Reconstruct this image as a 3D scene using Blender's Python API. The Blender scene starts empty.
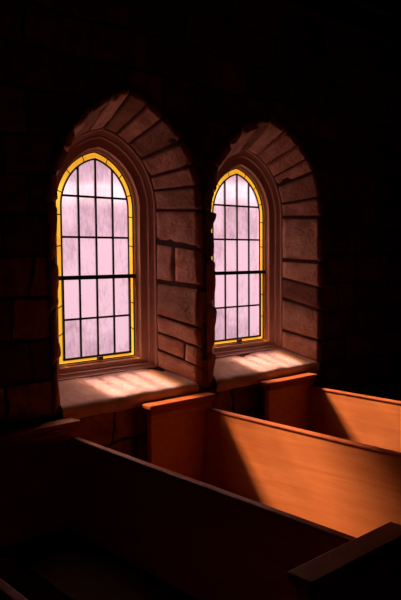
import bpy, bmesh, math, random
from mathutils import Vector, Matrix, noise
random.seed(11)
scn = bpy.context.scene
EYE = 2.1
YF, YI, YG = 4.01, 4.29, 4.405     # wall face, inner end of stone reveal, glass plane
try:
    scn.view_settings.view_transform = 'Standard'
    scn.view_settings.look = 'None'
except Exception: pass

# ---------------------------------------------------------------- materials
def newmat(name):
    m = bpy.data.materials.new(name); m.use_nodes = True
    nt = m.node_tree; nt.nodes.clear()
    out = nt.nodes.new('ShaderNodeOutputMaterial')
    return m, nt, out
def N(nt, t, **kw):
    n = nt.nodes.new(t)
    for k, v in kw.items(): setattr(n, k, v)
    return n
def ramp(nt, stops):
    r = N(nt, 'ShaderNodeValToRGB')
    e = r.color_ramp.elements
    while len(e) < len(stops): e.new(0.5)
    for i, (p, c) in enumerate(stops):
        e[i].position = p; e[i].color = (*c, 1)
    return r

def mat_stone(name, dark, light, bump=0.5, island=True, scale=9):
    m, nt, out = newmat(name); L = nt.links.new
    b = N(nt, 'ShaderNodeBsdfPrincipled'); b.inputs['Roughness'].default_value = .85
    b.inputs['Specular IOR Level'].default_value = .25
    tc = N(nt, 'ShaderNodeTexCoord')
    n1 = N(nt, 'ShaderNodeTexNoise'); n1.inputs['Scale'].default_value = scale; n1.inputs['Detail'].default_value = 8
    n1.inputs['Roughness'].default_value = .65
    L(tc.outputs['Object'], n1.inputs['Vector'])
    r = ramp(nt, [(.3, dark), (.7, light)]); L(n1.outputs['Fac'], r.inputs['Fac'])
    col = r.outputs['Color']
    if island:
        g = N(nt, 'ShaderNodeNewGeometry')
        rr = ramp(nt, [(0, (.34, .28, .26)), (.25, (.7, .65, .6)), (.5, (1.0, .92, .85)), (.75, (.8, .7, .68)), (1, (1.1, 1.1, 1.02))]); L(g.outputs['Random Per Island'], rr.inputs['Fac'])
        mx = N(nt, 'ShaderNodeMix', data_type='RGBA', blend_type='MULTIPLY'); mx.inputs[0].default_value = 1
        L(col, mx.inputs[6]); L(rr.outputs['Color'], mx.inputs[7]); col = mx.outputs[2]
    L(col, b.inputs['Base Color'])
    n2 = N(nt, 'ShaderNodeTexNoise'); n2.inputs['Scale'].default_value = scale*4; n2.inputs['Detail'].default_value = 6
    L(tc.outputs['Object'], n2.inputs['Vector'])
    bp = N(nt, 'ShaderNodeBump'); bp.inputs['Strength'].default_value = bump; bp.inputs['Distance'].default_value = .012
    L(n2.outputs['Fac'], bp.inputs['Height']); L(bp.outputs['Normal'], b.inputs['Normal'])
    L(b.outputs[0], out.inputs[0]); return m

def mat_wall(name, k):
    m, nt, out = newmat(name); L = nt.links.new
    b = N(nt, 'ShaderNodeBsdfPrincipled'); b.inputs['Roughness'].default_value = .95
    b.inputs['Specular IOR Level'].default_value = .15
    tc = N(nt, 'ShaderNodeTexCoord'); sp = N(nt, 'ShaderNodeSeparateXYZ'); L(tc.outputs['Object'], sp.inputs[0])
    ad = N(nt, 'ShaderNodeMath', operation='ADD'); L(sp.outputs['X'], ad.inputs[0]); L(sp.outputs['Y'], ad.inputs[1])
    cb = N(nt, 'ShaderNodeCombineXYZ'); L(ad.outputs[0], cb.inputs['X']); L(sp.outputs['Z'], cb.inputs['Y'])
    nz = N(nt, 'ShaderNodeTexNoise'); nz.inputs['Scale'].default_value = 2.2; nz.inputs['Detail'].default_value = 4; L(tc.outputs['Object'], nz.inputs['Vector'])
    vm = N(nt, 'ShaderNodeVectorMath', operation='MULTIPLY_ADD'); vm.inputs[1].default_value = (.22, .12, 0)
    L(nz.outputs['Color'], vm.inputs[0]); L(cb.outputs[0], vm.inputs[2])
    br = N(nt, 'ShaderNodeTexBrick'); L(vm.outputs[0], br.inputs['Vector'])
    br.inputs['Scale'].default_value = 1; br.inputs['Brick Width'].default_value = .52; br.inputs['Row Height'].default_value = .27
    br.squash = .6; br.squash_frequency = 3; br.offset = .37
    br.inputs['Mortar Size'].default_value = .016; br.inputs['Mortar Smooth'].default_value = .8
    br.inputs['Color1'].default_value = (.50*k, .23*k, .155*k, 1); br.inputs['Color2'].default_value = (.16*k, .075*k, .052*k, 1)
    br.inputs['Mortar'].default_value = (.09*k, .045*k, .037*k, 1)
    n2 = N(nt, 'ShaderNodeTexNoise'); n2.inputs['Scale'].default_value = 9; n2.inputs['Detail'].default_value = 8
    L(tc.outputs['Object'], n2.inputs['Vector'])
    r = ramp(nt, [(.25, (.35, .3, .3)), (.75, (1.1, 1.1, 1.1))]); L(n2.outputs['Fac'], r.inputs['Fac'])
    mx = N(nt, 'ShaderNodeMix', data_type='RGBA', blend_type='MULTIPLY'); mx.inputs[0].default_value = 1
    L(br.outputs['Color'], mx.inputs[6]); L(r.outputs['Color'], mx.inputs[7]); L(mx.outputs[2], b.inputs['Base Color'])
    sb = N(nt, 'ShaderNodeMath', operation='SUBTRACT'); L(n2.outputs['Fac'], sb.inputs[0]); L(br.outputs['Fac'], sb.inputs[1])
    bp = N(nt, 'ShaderNodeBump'); bp.inputs['Strength'].default_value = 1; bp.inputs['Distance'].default_value = .03
    L(sb.outputs[0], bp.inputs['Height']); L(bp.outputs['Normal'], b.inputs['Normal'])
    L(b.outputs[0], out.inputs[0]); return m

def mat_wood(name, c1, c2, rough=.5, sc=(5, .55, 7), spec=.25, grain=.45):
    m, nt, out = newmat(name); L = nt.links.new
    b = N(nt, 'ShaderNodeBsdfPrincipled'); b.inputs['Roughness'].default_value = rough
    b.inputs['Specular IOR Level'].default_value = spec
    tc = N(nt, 'ShaderNodeTexCoord'); mp = N(nt, 'ShaderNodeMapping'); mp.inputs['Scale'].default_value = sc
    L(tc.outputs['Object'], mp.inputs[0])
    n1 = N(nt, 'ShaderNodeTexNoise'); n1.inputs['Scale'].default_value = .8; n1.inputs['Detail'].default_value = 2
    L(mp.outputs[0], n1.inputs['Vector'])
    ml = N(nt, 'ShaderNodeMath', operation='MULTIPLY'); ml.inputs[1].default_value = 12; L(n1.outputs['Fac'], ml.inputs[0])
    fr = N(nt, 'ShaderNodeMath', operation='PINGPONG'); fr.inputs[1].default_value = 1; L(ml.outputs[0], fr.inputs[0])
    n2 = N(nt, 'ShaderNodeTexNoise'); n2.inputs['Scale'].default_value = 14; n2.inputs['Detail'].default_value = 5
    L(mp.outputs[0], n2.inputs['Vector'])
    ad = N(nt, 'ShaderNodeMath', operation='MULTIPLY_ADD'); ad.inputs[1].default_value = grain
    L(fr.outputs[0], ad.inputs[0]); 
    m2 = N(nt, 'ShaderNodeMath', operation='MULTIPLY'); m2.inputs[1].default_value = .6; L(n2.outputs['Fac'], m2.inputs[0])
    L(m2.outputs[0], ad.inputs[2])
    r = ramp(nt, [(.1, c1), (.95, c2)]); L(ad.outputs[0], r.inputs['Fac']); L(r.outputs['Color'], b.inputs['Base Color'])
    bp = N(nt, 'ShaderNodeBump'); bp.inputs['Strength'].default_value = .06; bp.inputs['Distance'].default_value = .002
    L(n2.outputs['Fac'], bp.inputs['Height']); L(bp.outputs['Normal'], b.inputs['Normal'])
    L(b.outputs[0], out.inputs[0]); return m

def mat_plain(name, c, rough=.6, metal=0):
    m, nt, out = newmat(name)
    b = N(nt, 'ShaderNodeBsdfPrincipled'); b.inputs['Roughness'].default_value = rough; b.inputs['Metallic'].default_value = metal
    tc = N(nt, 'ShaderNodeTexCoord'); n = N(nt, 'ShaderNodeTexNoise'); n.inputs['Scale'].default_value = 20
    nt.links.new(tc.outputs['Object'], n.inputs['Vector'])
    r = ramp(nt, [(.3, tuple(x*.75 for x in c)), (.7, tuple(min(1, x*1.2) for x in c))])
    nt.links.new(n.outputs['Fac'], r.inputs['Fac']); nt.links.new(r.outputs['Color'], b.inputs['Base Color'])
    nt.links.new(b.outputs[0], out.inputs[0]); return m

def mat_glass(name, c1, c2, strength, tint, trans, lo=.55, hi=1.0):
    """milky cathedral glass: emission stands in for scattered daylight, passes part of the direct light"""
    m, nt, out = newmat(name); L = nt.links.new
    tc = N(nt, 'ShaderNodeTexCoord')
    sn = N(nt, 'ShaderNodeVectorMath', operation='SNAP'); sn.inputs[1].default_value = (.1555, 50, .3075)
    of = N(nt, 'ShaderNodeVectorMath', operation='ADD'); of.inputs[1].default_value = (0, 0, .154)
    L(tc.outputs['Object'], of.inputs[0]); L(of.outputs[0], sn.inputs[0])
    wn = N(nt, 'ShaderNodeTexWhiteNoise'); L(sn.outputs[0], wn.inputs['Vector'])
    mp = N(nt, 'ShaderNodeMapping'); mp.inputs['Scale'].default_value = (45, 1, 18); L(tc.outputs['Object'], mp.inputs[0])
    n1 = N(nt, 'ShaderNodeTexNoise'); n1.inputs['Scale'].default_value = 1; n1.inputs['Detail'].default_value = 6; n1.inputs['Roughness'].default_value = .6
    L(mp.outputs[0], n1.inputs['Vector'])
    n3 = N(nt, 'ShaderNodeTexNoise'); n3.inputs['Scale'].default_value = 3.5; L(tc.outputs['Object'], n3.inputs['Vector'])
    a0 = N(nt, 'ShaderNodeMath', operation='MULTIPLY_ADD'); a0.inputs[1].default_value = .5; a0.inputs[2].default_value = .25; L(n1.outputs['Fac'], a0.inputs[0])
    a1 = N(nt, 'ShaderNodeMath', operation='MULTIPLY_ADD'); a1.inputs[1].default_value = .32
    L(wn.outputs['Value'], a1.inputs[0]); L(a0.outputs[0], a1.inputs[2])
    a2 = N(nt, 'ShaderNodeMath', operation='MULTIPLY_ADD'); a2.inputs[1].default_value = .6; L(n3.outputs['Fac'], a2.inputs[0]); L(a1.outputs[0], a2.inputs[2])
    r = ramp(nt, [(lo, c1), (hi, c2)]); L(a2.outputs[0], r.inputs['Fac'])
    em = N(nt, 'ShaderNodeEmission'); em.inputs['Strength'].default_value = strength; L(r.outputs['Color'], em.inputs['Color'])  # self-lit panes, in place of daylight scattering through the glass
    tr = N(nt, 'ShaderNodeBsdfTransparent'); tr.inputs['Color'].default_value = (*tint, 1)
    mx = N(nt, 'ShaderNodeMixShader'); mx.inputs[0].default_value = trans
    L(em.outputs[0], mx.inputs[1]); L(tr.outputs[0], mx.inputs[2]); L(mx.outputs[0], out.inputs[0]); return m

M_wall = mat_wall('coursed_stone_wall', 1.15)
M_wall2 = mat_wall('darkened_stone_wall', .5)  # same stone, colour darkened to cut bounce light from out-of-view walls
M_mortar = mat_stone('mortar', (.06, .027, .02), (.13, .06, .045), island=False)
M_stone = mat_stone('reveal_stone', (.62, .29, .19), (1.0, .66, .48), bump=1.0)
M_sill = mat_stone('sill_stone', (.76, .46, .37), (.97, .73, .62), bump=.4, island=False, scale=7)
M_frame = mat_stone('painted_window_frame', (.68, .38, .30), (.78, .47, .38), bump=.08, island=False)
M_lead = mat_plain('lead_came', (.012, .008, .008), .6)
M_iron = mat_plain('iron_bar', (.008, .006, .006), .5)
M_glass = mat_glass('milky_pink_glass', (.30, .13, .20), (.97, .60, .72), 1.38, (1, .80, .80), .40, .6, 1.2)
M_amber = mat_glass('amber_border_glass', (.80, .25, .008), (1, .50, .03), 1.25, (1, .6, .1), .3)
M_oak = mat_wood('pew_wood', (.62, .185, .038), (.82, .31, .085), grain=.35)
M_oakd = mat_wood('pew_trim_wood', (.44, .11, .022), (.62, .19, .045), sc=(2, 3, 7))
M_seat = mat_wood('darkened_seat', (.05, .016, .007), (.09, .03, .012), rough=.75, spec=.1)  # seat wood colour darkened to stand in for shade on the seats
M_dark = mat_wood('dark_timber', (.05, .02, .01), (.10, .04, .02), .7, (.5, 5, 5))
M_floor = mat_wood('floor_boards', (.05, .02, .01), (.10, .04, .02), .6, (1, 7, 1))
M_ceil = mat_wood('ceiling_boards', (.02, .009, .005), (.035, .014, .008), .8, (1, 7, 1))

# ---------------------------------------------------------------- helpers
def finish(bm, name, mats, parent=None, smooth=False, bevel=0):
    me = bpy.data.meshes.new(name); bm.to_mesh(me); bm.free()
    ob = bpy.data.objects.new(name, me); scn.collection.objects.link(ob)
    for m in (mats if isinstance(mats, (list, tuple)) else [mats]): me.materials.append(m)
    if smooth:
        for p in me.polygons: p.use_smooth = True
    if bevel:
        md = ob.modifiers.new('bevel', 'BEVEL'); md.width = bevel; md.segments = 2; md.limit_method = 'ANGLE'
    if parent: ob.parent = parent
    return ob
def box(bm, x0, x1, y0, y1, z0, z1, mi=0, skew=0):
    v = [bm.verts.new((x + (skew if z == z0 else 0), y, z)) for x in (x0, x1) for y in (y0, y1) for z in (z0, z1)]
    for f in ((0,1,3,2), (4,6,7,5), (0,4,5,1), (2,3,7,6), (0,2,6,4), (1,5,7,3)):
        fc = bm.faces.new([v[i] for i in f]); fc.material_index = mi
def empty(name, loc=(0,0,0)):
    e = bpy.data.objects.new(name, None); e.location = loc; scn.collection.objects.link(e); e.empty_display_size = .2
    return e

def outline(t, al, ar, spring, apex, bottom):
    """pointed arch opening; t 0..1 left jamb, 1..2 left arc, 2..3 right arc, 3..4 right jamb."""
    s, a = (-1, al) if t <= 2 else (1, ar)
    tt = t if t <= 2 else 4 - t
    if tt <= 1:
        return Vector((s*a, bottom + (spring-bottom)*tt))
    xm = (ar-al)/2
    a2 = (al+ar)/2
    h = apex-spring; R = (a2*a2+h*h)/(2*a2)
    ph = math.acos(max(-1, min(1, (R-a2)/R)))*(tt-1)
    return Vector((xm + s*(a2-R+R*math.cos(ph)), spring + R*math.sin(ph)))
def ts(nj=1, na=14):
    return [i/nj for i in range(nj)] + [1+i/na for i in range(na)] + [2+i/na for i in range(na)] + [3+i/nj for i in range(nj+1)]

A_G, SPR, APX, BOT = .353, .37, .80, -.804
def gl(o):
    return (A_G+o, A_G+o, SPR, APX+o*1.12, BOT-o*.65)

WINS = [dict(xc=2.901, al=.59, ar=.68), dict(xc=4.436, al=.69, ar=.69)]
def front(w): return (w['al'], w['ar'], .36, 1.165, -1.03)
INNER = (.50, .50, .37, .962, -.90)

# ---------------------------------------------------------------- wall with openings
def sheet(bm, rect, holes, y):
    edges = []
    def loop(pts):
        vs = [bm.verts.new((p[0], y, p[1])) for p in pts]
        for i in range(len(vs)): edges.append(bm.edges.new((vs[i], vs[(i+1) % len(vs)])))
        return vs
    x0, x1, z0, z1 = rect
    loop([(x0,z0), (x1,z0), (x1,z1), (x0,z1)])
    for h in holes: loop(h)
    bmesh.ops.triangle_fill(bm, edges=edges, use_beauty=True)
RX0, RX1, RY0, H = -3.0, 9.0, -4.5, 4.75
bm = bmesh.new()
T = ts()
def pts(w, prm): return [(w['xc']+p.x, EYE+p.y) for p in (outline(t, *prm) for t in T)]
sheet(bm, (RX0, RX1, 0, H), [pts(w, front(w)) for w in WINS], YF)
sheet(bm, (RX0, RX1, 0, H), [pts(w, gl(.0)) for w in WINS], 4.47)
for w in WINS:
    a, b_ = pts(w, front(w)), pts(w, INNER); n = len(a)
    va = [bm.verts.new((p[0], YF, p[1])) for p in a]; vb = [bm.verts.new((p[0], YI, p[1])) for p in b_]
    for i in range(n):
        f = bm.faces.new((va[i], va[(i+1) % n], vb[(i+1) % n], vb[i])); f.material_index = 1
box(bm, RX0-.1, RX0, YF, 4.47, 0, H); box(bm, RX1, RX1+.1, YF, 4.47, 0, H)
bmesh.ops.recalc_face_normals(bm, faces=bm.faces)
finish(bm, 'wall_back', [M_wall, M_mortar])

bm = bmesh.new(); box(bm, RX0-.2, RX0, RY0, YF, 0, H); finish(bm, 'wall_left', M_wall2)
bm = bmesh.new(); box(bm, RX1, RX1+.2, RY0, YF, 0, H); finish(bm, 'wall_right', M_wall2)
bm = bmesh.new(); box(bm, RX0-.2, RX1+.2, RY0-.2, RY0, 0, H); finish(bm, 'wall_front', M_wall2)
bm = bmesh.new(); box(bm, RX0-.2, RX1+.2, RY0-.2, 4.5, -.2, 0); finish(bm, 'floor', M_floor)
bm = bmesh.new(); box(bm, RX0-.2, RX1+.2, RY0-.2, 4.5, H, H+.2); finish(bm, 'ceiling', M_ceil)
bm = bmesh.new()
box(bm, RX0, RX1, YF-.16, YF, EYE+2.14, EYE+2.36); box(bm, RX0, RX1, YF-.22, YF, EYE+2.36, EYE+2.42)
finish(bm, 'trim_1', M_dark, bevel=.01)
for i, x in enumerate((-.6, 2.0, 4.6, 7.2)):
    bm = bmesh.new(); box(bm, x-.11, x+.11, RY0, YF-.16, H-.24, H)
    finish(bm, 'ceiling_beam' if i == 0 else 'ceiling_beam.%03d' % i, M_dark, bevel=.012)

# ---------------------------------------------------------------- windows
US = [0, .03, .07, .13, .22, .35, .5, .65, .78, .87, .93, .97, 1]
def stone(bm, w, t0, t1, v0, v1, fp, sk=(0, 0)):
    seed = Vector((random.random()*50, random.random()*50, 0)); lift = random.uniform(.010, .034)
    tilt = random.uniform(-.014, .014)
    def base(t, v):
        i, o = outline(t, *INNER), outline(t, *fp)
        p = i.lerp(o, v); return Vector((p.x, YI+(YF-YI)*v, p.y))
    gap = .008
    rows = []
    for u in US:
        row = []
        uu = gap/.2 + u*(1-2*gap/.2)
        tc_ = max(.01, min(3.99, t0 + (t1-t0)*uu))
        du = base(min(4, tc_+.01), .5)-base(max(0, tc_-.01), .5)
        dv = base(tc_, 1)-base(tc_, 0)
        n = du.cross(dv).normalized()
        c = Vector((0, 4.15, 0)) - base(tc_, .5)
        if n.dot(Vector((c.x, 0, c.z))) < 0: n = -n
        outd = outline(tc_, *fp)-outline(tc_, *INNER); outd.normalize(); outd = Vector((outd.x, 0, outd.y))
        def tv(vv):
            k0, k1 = sk[0]*(vv-.5), sk[1]*(vv-.5)
            return max(.001, min(3.999, t0+k0+(t1+k1-t0-k0)*uu))
        for v in US:
            vv = v0+(v1-v0)*v
            p = base(tv(vv), vv)
            e = min(u, 1-u)*.2
            if not (v1 == 1 and v > .5): e = min(e, min(v, 1-v)*.3*(v1-v0))
            e *= 1+.6*noise.noise((p+seed)*15)
            ed = min(1, (max(e, 0)/.018))
            d = -.012 + (lift+.012)*ed**.5 + tilt*(u-.5)*2
            d += noise.noise((p+seed)*7)*.016*ed + noise.noise((p+seed)*20)*.006
            row.append(p+n*max(d, -.014))
        if v1 == 1:
            p = base(tv(1), 1); k = min(1, (min(u, 1-u)*.2/.014)); wob = noise.noise((p+seed)*6)*.014
            for od, fy in ((.012, -.016), (.05+wob, -.016), (.062+wob, .01)):
                row.append(p+outd*od+Vector((0, (fy if fy > 0 else -.004+(fy+.004)*k+noise.noise((p+seed)*9)*.005), 0)))
        rows.append([bm.verts.new(q) for q in row])
    for i in range(len(rows)-1):
        for j in range(len(rows[0])-1):
            bm.faces.new((rows[i][j], rows[i+1][j], rows[i+1][j+1], rows[i][j+1]))

def loft(bm, rings, closed=True, mi=0):
    vs = [[bm.verts.new(p) for p in r] for r in rings]
    n = len(vs[0])
    for a, b_ in zip(vs, vs[1:]):
        for i in range(n if closed else n-1):
            f = bm.faces.new((a[i], a[(i+1) % n], b_[(i+1) % n], b_[i])); f.material_index = mi

for wi, w in enumerate(WINS):
    P = empty('window_%d' % (wi+1), (w['xc'], 0, EYE))
    fp = front(w)
    bm = bmesh.new()
    for side in (0, 1):
        cuts = [0]
        while cuts[-1] < .9: cuts.append(cuts[-1]+random.choice((.11, .15, .19, .23, .27)))
        cuts[-1] = 1.0
        if cuts[-1]-cuts[-2] < .08: cuts.pop(-2)
        nv = 6
        cc = [1+(i+(random.uniform(-.2, .2) if 0 < i < nv else 0))/nv for i in range(nv+1)]
        for k, seq in enumerate((cuts, cc)):
            sk = [0]+[random.uniform(-.02, .02) for _ in seq[1:-1]]+[0]
            for q, (a, b_) in enumerate(zip(seq, seq[1:])):
                s2 = (sk[q], sk[q+1])
                if side: t0, t1, s2 = 4-b_, 4-a, (-s2[1], -s2[0])
                else: t0, t1 = a, b_
                if k == 0 and random.random() < .25:
                    sv = random.uniform(.3, .7)
                    stone(bm, w, t0, t1, 0, sv-.01, fp, s2); stone(bm, w, t0, t1, sv+.01, 1, fp, s2)
                else: stone(bm, w, t0, t1, 0, 1, fp, s2)
    bmesh.ops.recalc_face_normals(bm, faces=bm.faces)
    finish(bm, 'reveal_stones', M_stone, P, smooth=True)
    # moulded frame
    bm = bmesh.new()
    prof = [(0, 4.47), (0, 4.385), (.006, 4.378), (.014, 4.374), (.020, 4.366), (.024, 4.345), (.032, 4.343), (.080, 4.338), (.086, 4.332),
            (.090, 4.314), (.098, 4.318), (.106, 4.312), (.128, 4.300), (.134, 4.288), (.17, 4.286)]
    loft(bm, [[Vector((p.x, y, p.y)) for p in (outline(t, *gl(o)) for t in ts(1, 24))] for o, y in prof])
    bmesh.ops.recalc_face_normals(bm, faces=bm.faces)
    finish(bm, 'moulded_frame', M_frame, P)
    # glass
    inner = (.304, .304, SPR, .744, -.768)
    bm = bmesh.new(); vs = [bm.verts.new((p.x, YG, p.y)) for p in (outline(t, *inner) for t in ts(1, 24))]
    bm.faces.new(vs); finish(bm, 'glass_panes', M_glass, P)
    bm = bmesh.new(); loft(bm, [[Vector((p.x, YG, p.y)) for p in (outline(t, *q) for t in ts(1, 24))] for q in (inner, gl(0.002))])
    finish(bm, 'border_glass', M_amber, P)
    # leads
    bm = bmesh.new()
    def ringlead(q, wd, y0=YG-.007, y1=YG+.007):
        q2 = (q[0]+wd, q[1]+wd, q[2], q[3]+wd*1.1, q[4]-wd)
        r = lambda qq, y: [Vector((p.x, y, p.y)) for p in (outline(t, *qq) for t in ts(1, 24))]
        loft(bm, [r(q, y1), r(q, y0), r(q2, y0), r(q2, y1)])
    ringlead((inner[0]-.006, inner[1]-.006, inner[2], inner[3]-.006, inner[4]+.006), .012)
    ringlead((A_G-.007, A_G-.007, SPR, APX-.008, BOT+.008), .009)
    def archz(x):
        a, h = inner[0], inner[3]-inner[2]; R = (a*a+h*h)/(2*a)
        return inner[2]+math.sqrt(max(0, R*R-(abs(x)-(a-R))**2))
    LW = .0080
    for x in (-.1545, 0, .1545):
        box(bm, x-LW, x+LW, YG-.008, YG+.008, inner[4], archz(x)+.002)
    for z in (.455, .148, -.47):
        hw = inner[0] if z < SPR else .292
        box(bm, -hw, hw, YG-.008, YG+.008, z-LW, z+LW)
    for t in (.18, .36, .55, .75, .95, 1.2, 1.5, 1.8, 2.2, 2.5, 2.8, 3.05, 3.25, 3.45, 3.64, 3.82):
        a, b_ = outline(t, *inner), outline(t, *gl(0)); d = (b_-a).normalized(); pr = Vector((-d.y, d.x))*.004
        q = [bm.verts.new((c.x, YG-.006, c.y)) for c in (a-pr, b_-pr, b_+pr, a+pr)]; bm.faces.new(q)
    bmesh.ops.recalc_face_normals(bm, faces=bm.faces)
    finish(bm, 'lead_cames', M_lead, P)
    # iron casement
    bm = bmesh.new()
    box(bm, -A_G, A_G, YG-.03, YG+.012, -.172, -.140)
    for s in (-1, 1):
        xa, xb_ = sorted((s*.297, s*.312)); box(bm, xa, xb_, YG-.018, YG+.01, inner[4]-.004, -.16)
    box(bm, -.312, .312, YG-.018, YG+.01, inner[4]-.008, inner[4]+.01)
    box(bm, -.02, .02, YG-.045, YG-.01, BOT+.006, BOT+.034)
    finish(bm, 'iron_casement', M_iron, P, bevel=.003)
    # sloping stone sill
    bm = bmesh.new(); nx, ny = 36, 12
    top = []
    for j in range(ny+1):
        f = j/ny; y = 4.31+(3.975-4.31)*f; z = -.893+(-1.018+.893)*f
        xl = -.53+(-fp[0]+.015+.53)*f; xr = .53+(fp[1]-.015-.53)*f
        r = []
        for i in range(nx+1):
            x = xl+(xr-xl)*i/nx
            dz = noise.noise(Vector((x*5+wi*9, y*5, 1)))*.008+noise.noise(Vector((x*17, y*17, wi)))*.003
            dy = noise.noise(Vector((x*6, wi*5, 3)))*.022*f
            r.append(bm.verts.new((x, y+dy, z+dz-(.01 if j == ny else 0))))
        top.append(r)
    for dz, dy in ((-.03, -.006), (-.085, .002), (-.095, .06)):
        r = []
        for v in top[ny]:
            r.append(bm.verts.new((v.co.x, v.co.y+dy+noise.noise(v.co*9+Vector((0, 0, dz*40)))*.008, v.co.z+dz)))
        top.append(r)
    for a, b_ in zip(top, top[1:]):
        for i in range(nx): bm.faces.new((a[i], a[i+1], b_[i+1], b_[i]))
    bmesh.ops.recalc_face_normals(bm, faces=bm.faces)
    finish(bm, 'stone_sill', M_sill, P, smooth=True)

# ---------------------------------------------------------------- pews
PY0, PY1 = 1.47, 3.90
SEAT = .30
def pew(idx, xb):
    P = empty('church_pew' if idx == 0 else 'church_pew.%03d' % idx, (xb, 0, 0))
    top = EYE-1.20; cap = EYE-1.085
    bm = bmesh.new(); box(bm, 0, .03, PY0, PY1-.03, .10, top-.02, skew=-.07); finish(bm, 'back_panel', M_oak, P, bevel=.003)
    bm = bmesh.new(); box(bm, -.008, .04, PY0, PY1-.03, top-.022, top); finish(bm, 'top_rail', M_oakd, P, bevel=.008)
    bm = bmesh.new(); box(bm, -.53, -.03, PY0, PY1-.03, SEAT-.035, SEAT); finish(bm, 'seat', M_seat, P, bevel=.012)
    bm = bmesh.new(); box(bm, -.47, -.445, PY0, PY1-.03, .0, SEAT-.035); box(bm, -.44, -.06, 2.66, 2.70, 0, SEAT-.035)
    finish(bm, 'seat_support', M_oakd, P, bevel=.003)
    for nm, y0 in (('wall_end', PY1-.035), ('aisle_end', PY0-.065)):
        bm = bmesh.new()
        x0, x1 = -.575, .035
        box(bm, x0+.02, x1-.005, y0+.012, y0+.04, 0, cap-.07)
        for a, b_ in ((x0, x0+.05), (x1-.05, x1)): box(bm, a, b_, y0, y0+.05, 0, cap-.07)
        box(bm, x0+.05, x1-.05, y0, y0+.05, cap-.125, cap-.07)
        box(bm, x0+.05, x1-.05, y0, y0+.05, 0, .14)
        finish(bm, nm, M_oak, P, bevel=.004)
        bm = bmesh.new()
        box(bm, x0-.004, x1+.004, y0-.008, y0+.058, cap-.082, cap-.058)
        box(bm, x0-.016, x1+.008, y0-.022, y0+.068, cap-.055, cap-.035)
        box(bm, x0-.030, x1+.012, y0-.038, y0+.078, cap-.032, cap)
        finish(bm, nm+'_cap', M_oakd, P, bevel=.008)
for i, xb in enumerate((3.57, 4.85, 2.33, 1.05)): pew(i, xb)

# ---------------------------------------------------------------- light
sd = bpy.data.lights.new('sun', 'SUN'); sd.energy = 30; sd.angle = math.radians(10); sd.color = (1, .73, .58)
so = bpy.data.objects.new('sun', sd); scn.collection.objects.link(so); so.location = (0, 9, 8)
so.rotation_euler = Vector((.75, -1.85, -1.95)).to_track_quat('-Z', 'Y').to_euler()

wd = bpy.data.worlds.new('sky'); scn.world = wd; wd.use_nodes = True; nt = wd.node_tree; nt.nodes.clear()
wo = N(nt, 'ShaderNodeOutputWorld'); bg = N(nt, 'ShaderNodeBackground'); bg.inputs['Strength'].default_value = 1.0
tc = N(nt, 'ShaderNodeTexCoord'); sp = N(nt, 'ShaderNodeSeparateXYZ'); nt.links.new(tc.outputs['Generated'], sp.inputs[0])
mr = N(nt, 'ShaderNodeMapRange'); mr.inputs['From Min'].default_value = -1; mr.inputs['From Max'].default_value = 1
nt.links.new(sp.outputs['Z'], mr.inputs['Value'])
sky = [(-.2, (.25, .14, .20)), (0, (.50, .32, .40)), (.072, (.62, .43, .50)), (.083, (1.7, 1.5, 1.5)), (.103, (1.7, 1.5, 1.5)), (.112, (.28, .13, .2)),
       (.16, (.22, .11, .17)), (.24, (.5, .35, .4)), (.42, (8, 5.4, 4.6)), (1, (9, 6.4, 5.6))]  # upper sky brightened, out of view, to light sills, jambs and pews
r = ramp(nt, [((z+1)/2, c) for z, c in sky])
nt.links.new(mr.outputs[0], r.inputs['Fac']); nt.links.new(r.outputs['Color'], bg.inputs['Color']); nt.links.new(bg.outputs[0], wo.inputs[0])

# ---------------------------------------------------------------- camera
cd = bpy.data.cameras.new('camera'); co = bpy.data.objects.new('camera', cd); scn.collection.objects.link(co)
cd.sensor_fit = 'AUTO'; cd.sensor_width = 36; cd.lens = 675/600*36; cd.clip_start = .05
co.matrix_world = Matrix.Translation((0, 0, EYE)) @ Matrix.Rotation(math.radians(-42.1), 4, 'Z') @ Matrix.Rotation(math.radians(90-3.73), 4, 'X') @ Matrix.Rotation(math.radians(-.4), 4, 'Z')
scn.camera = co
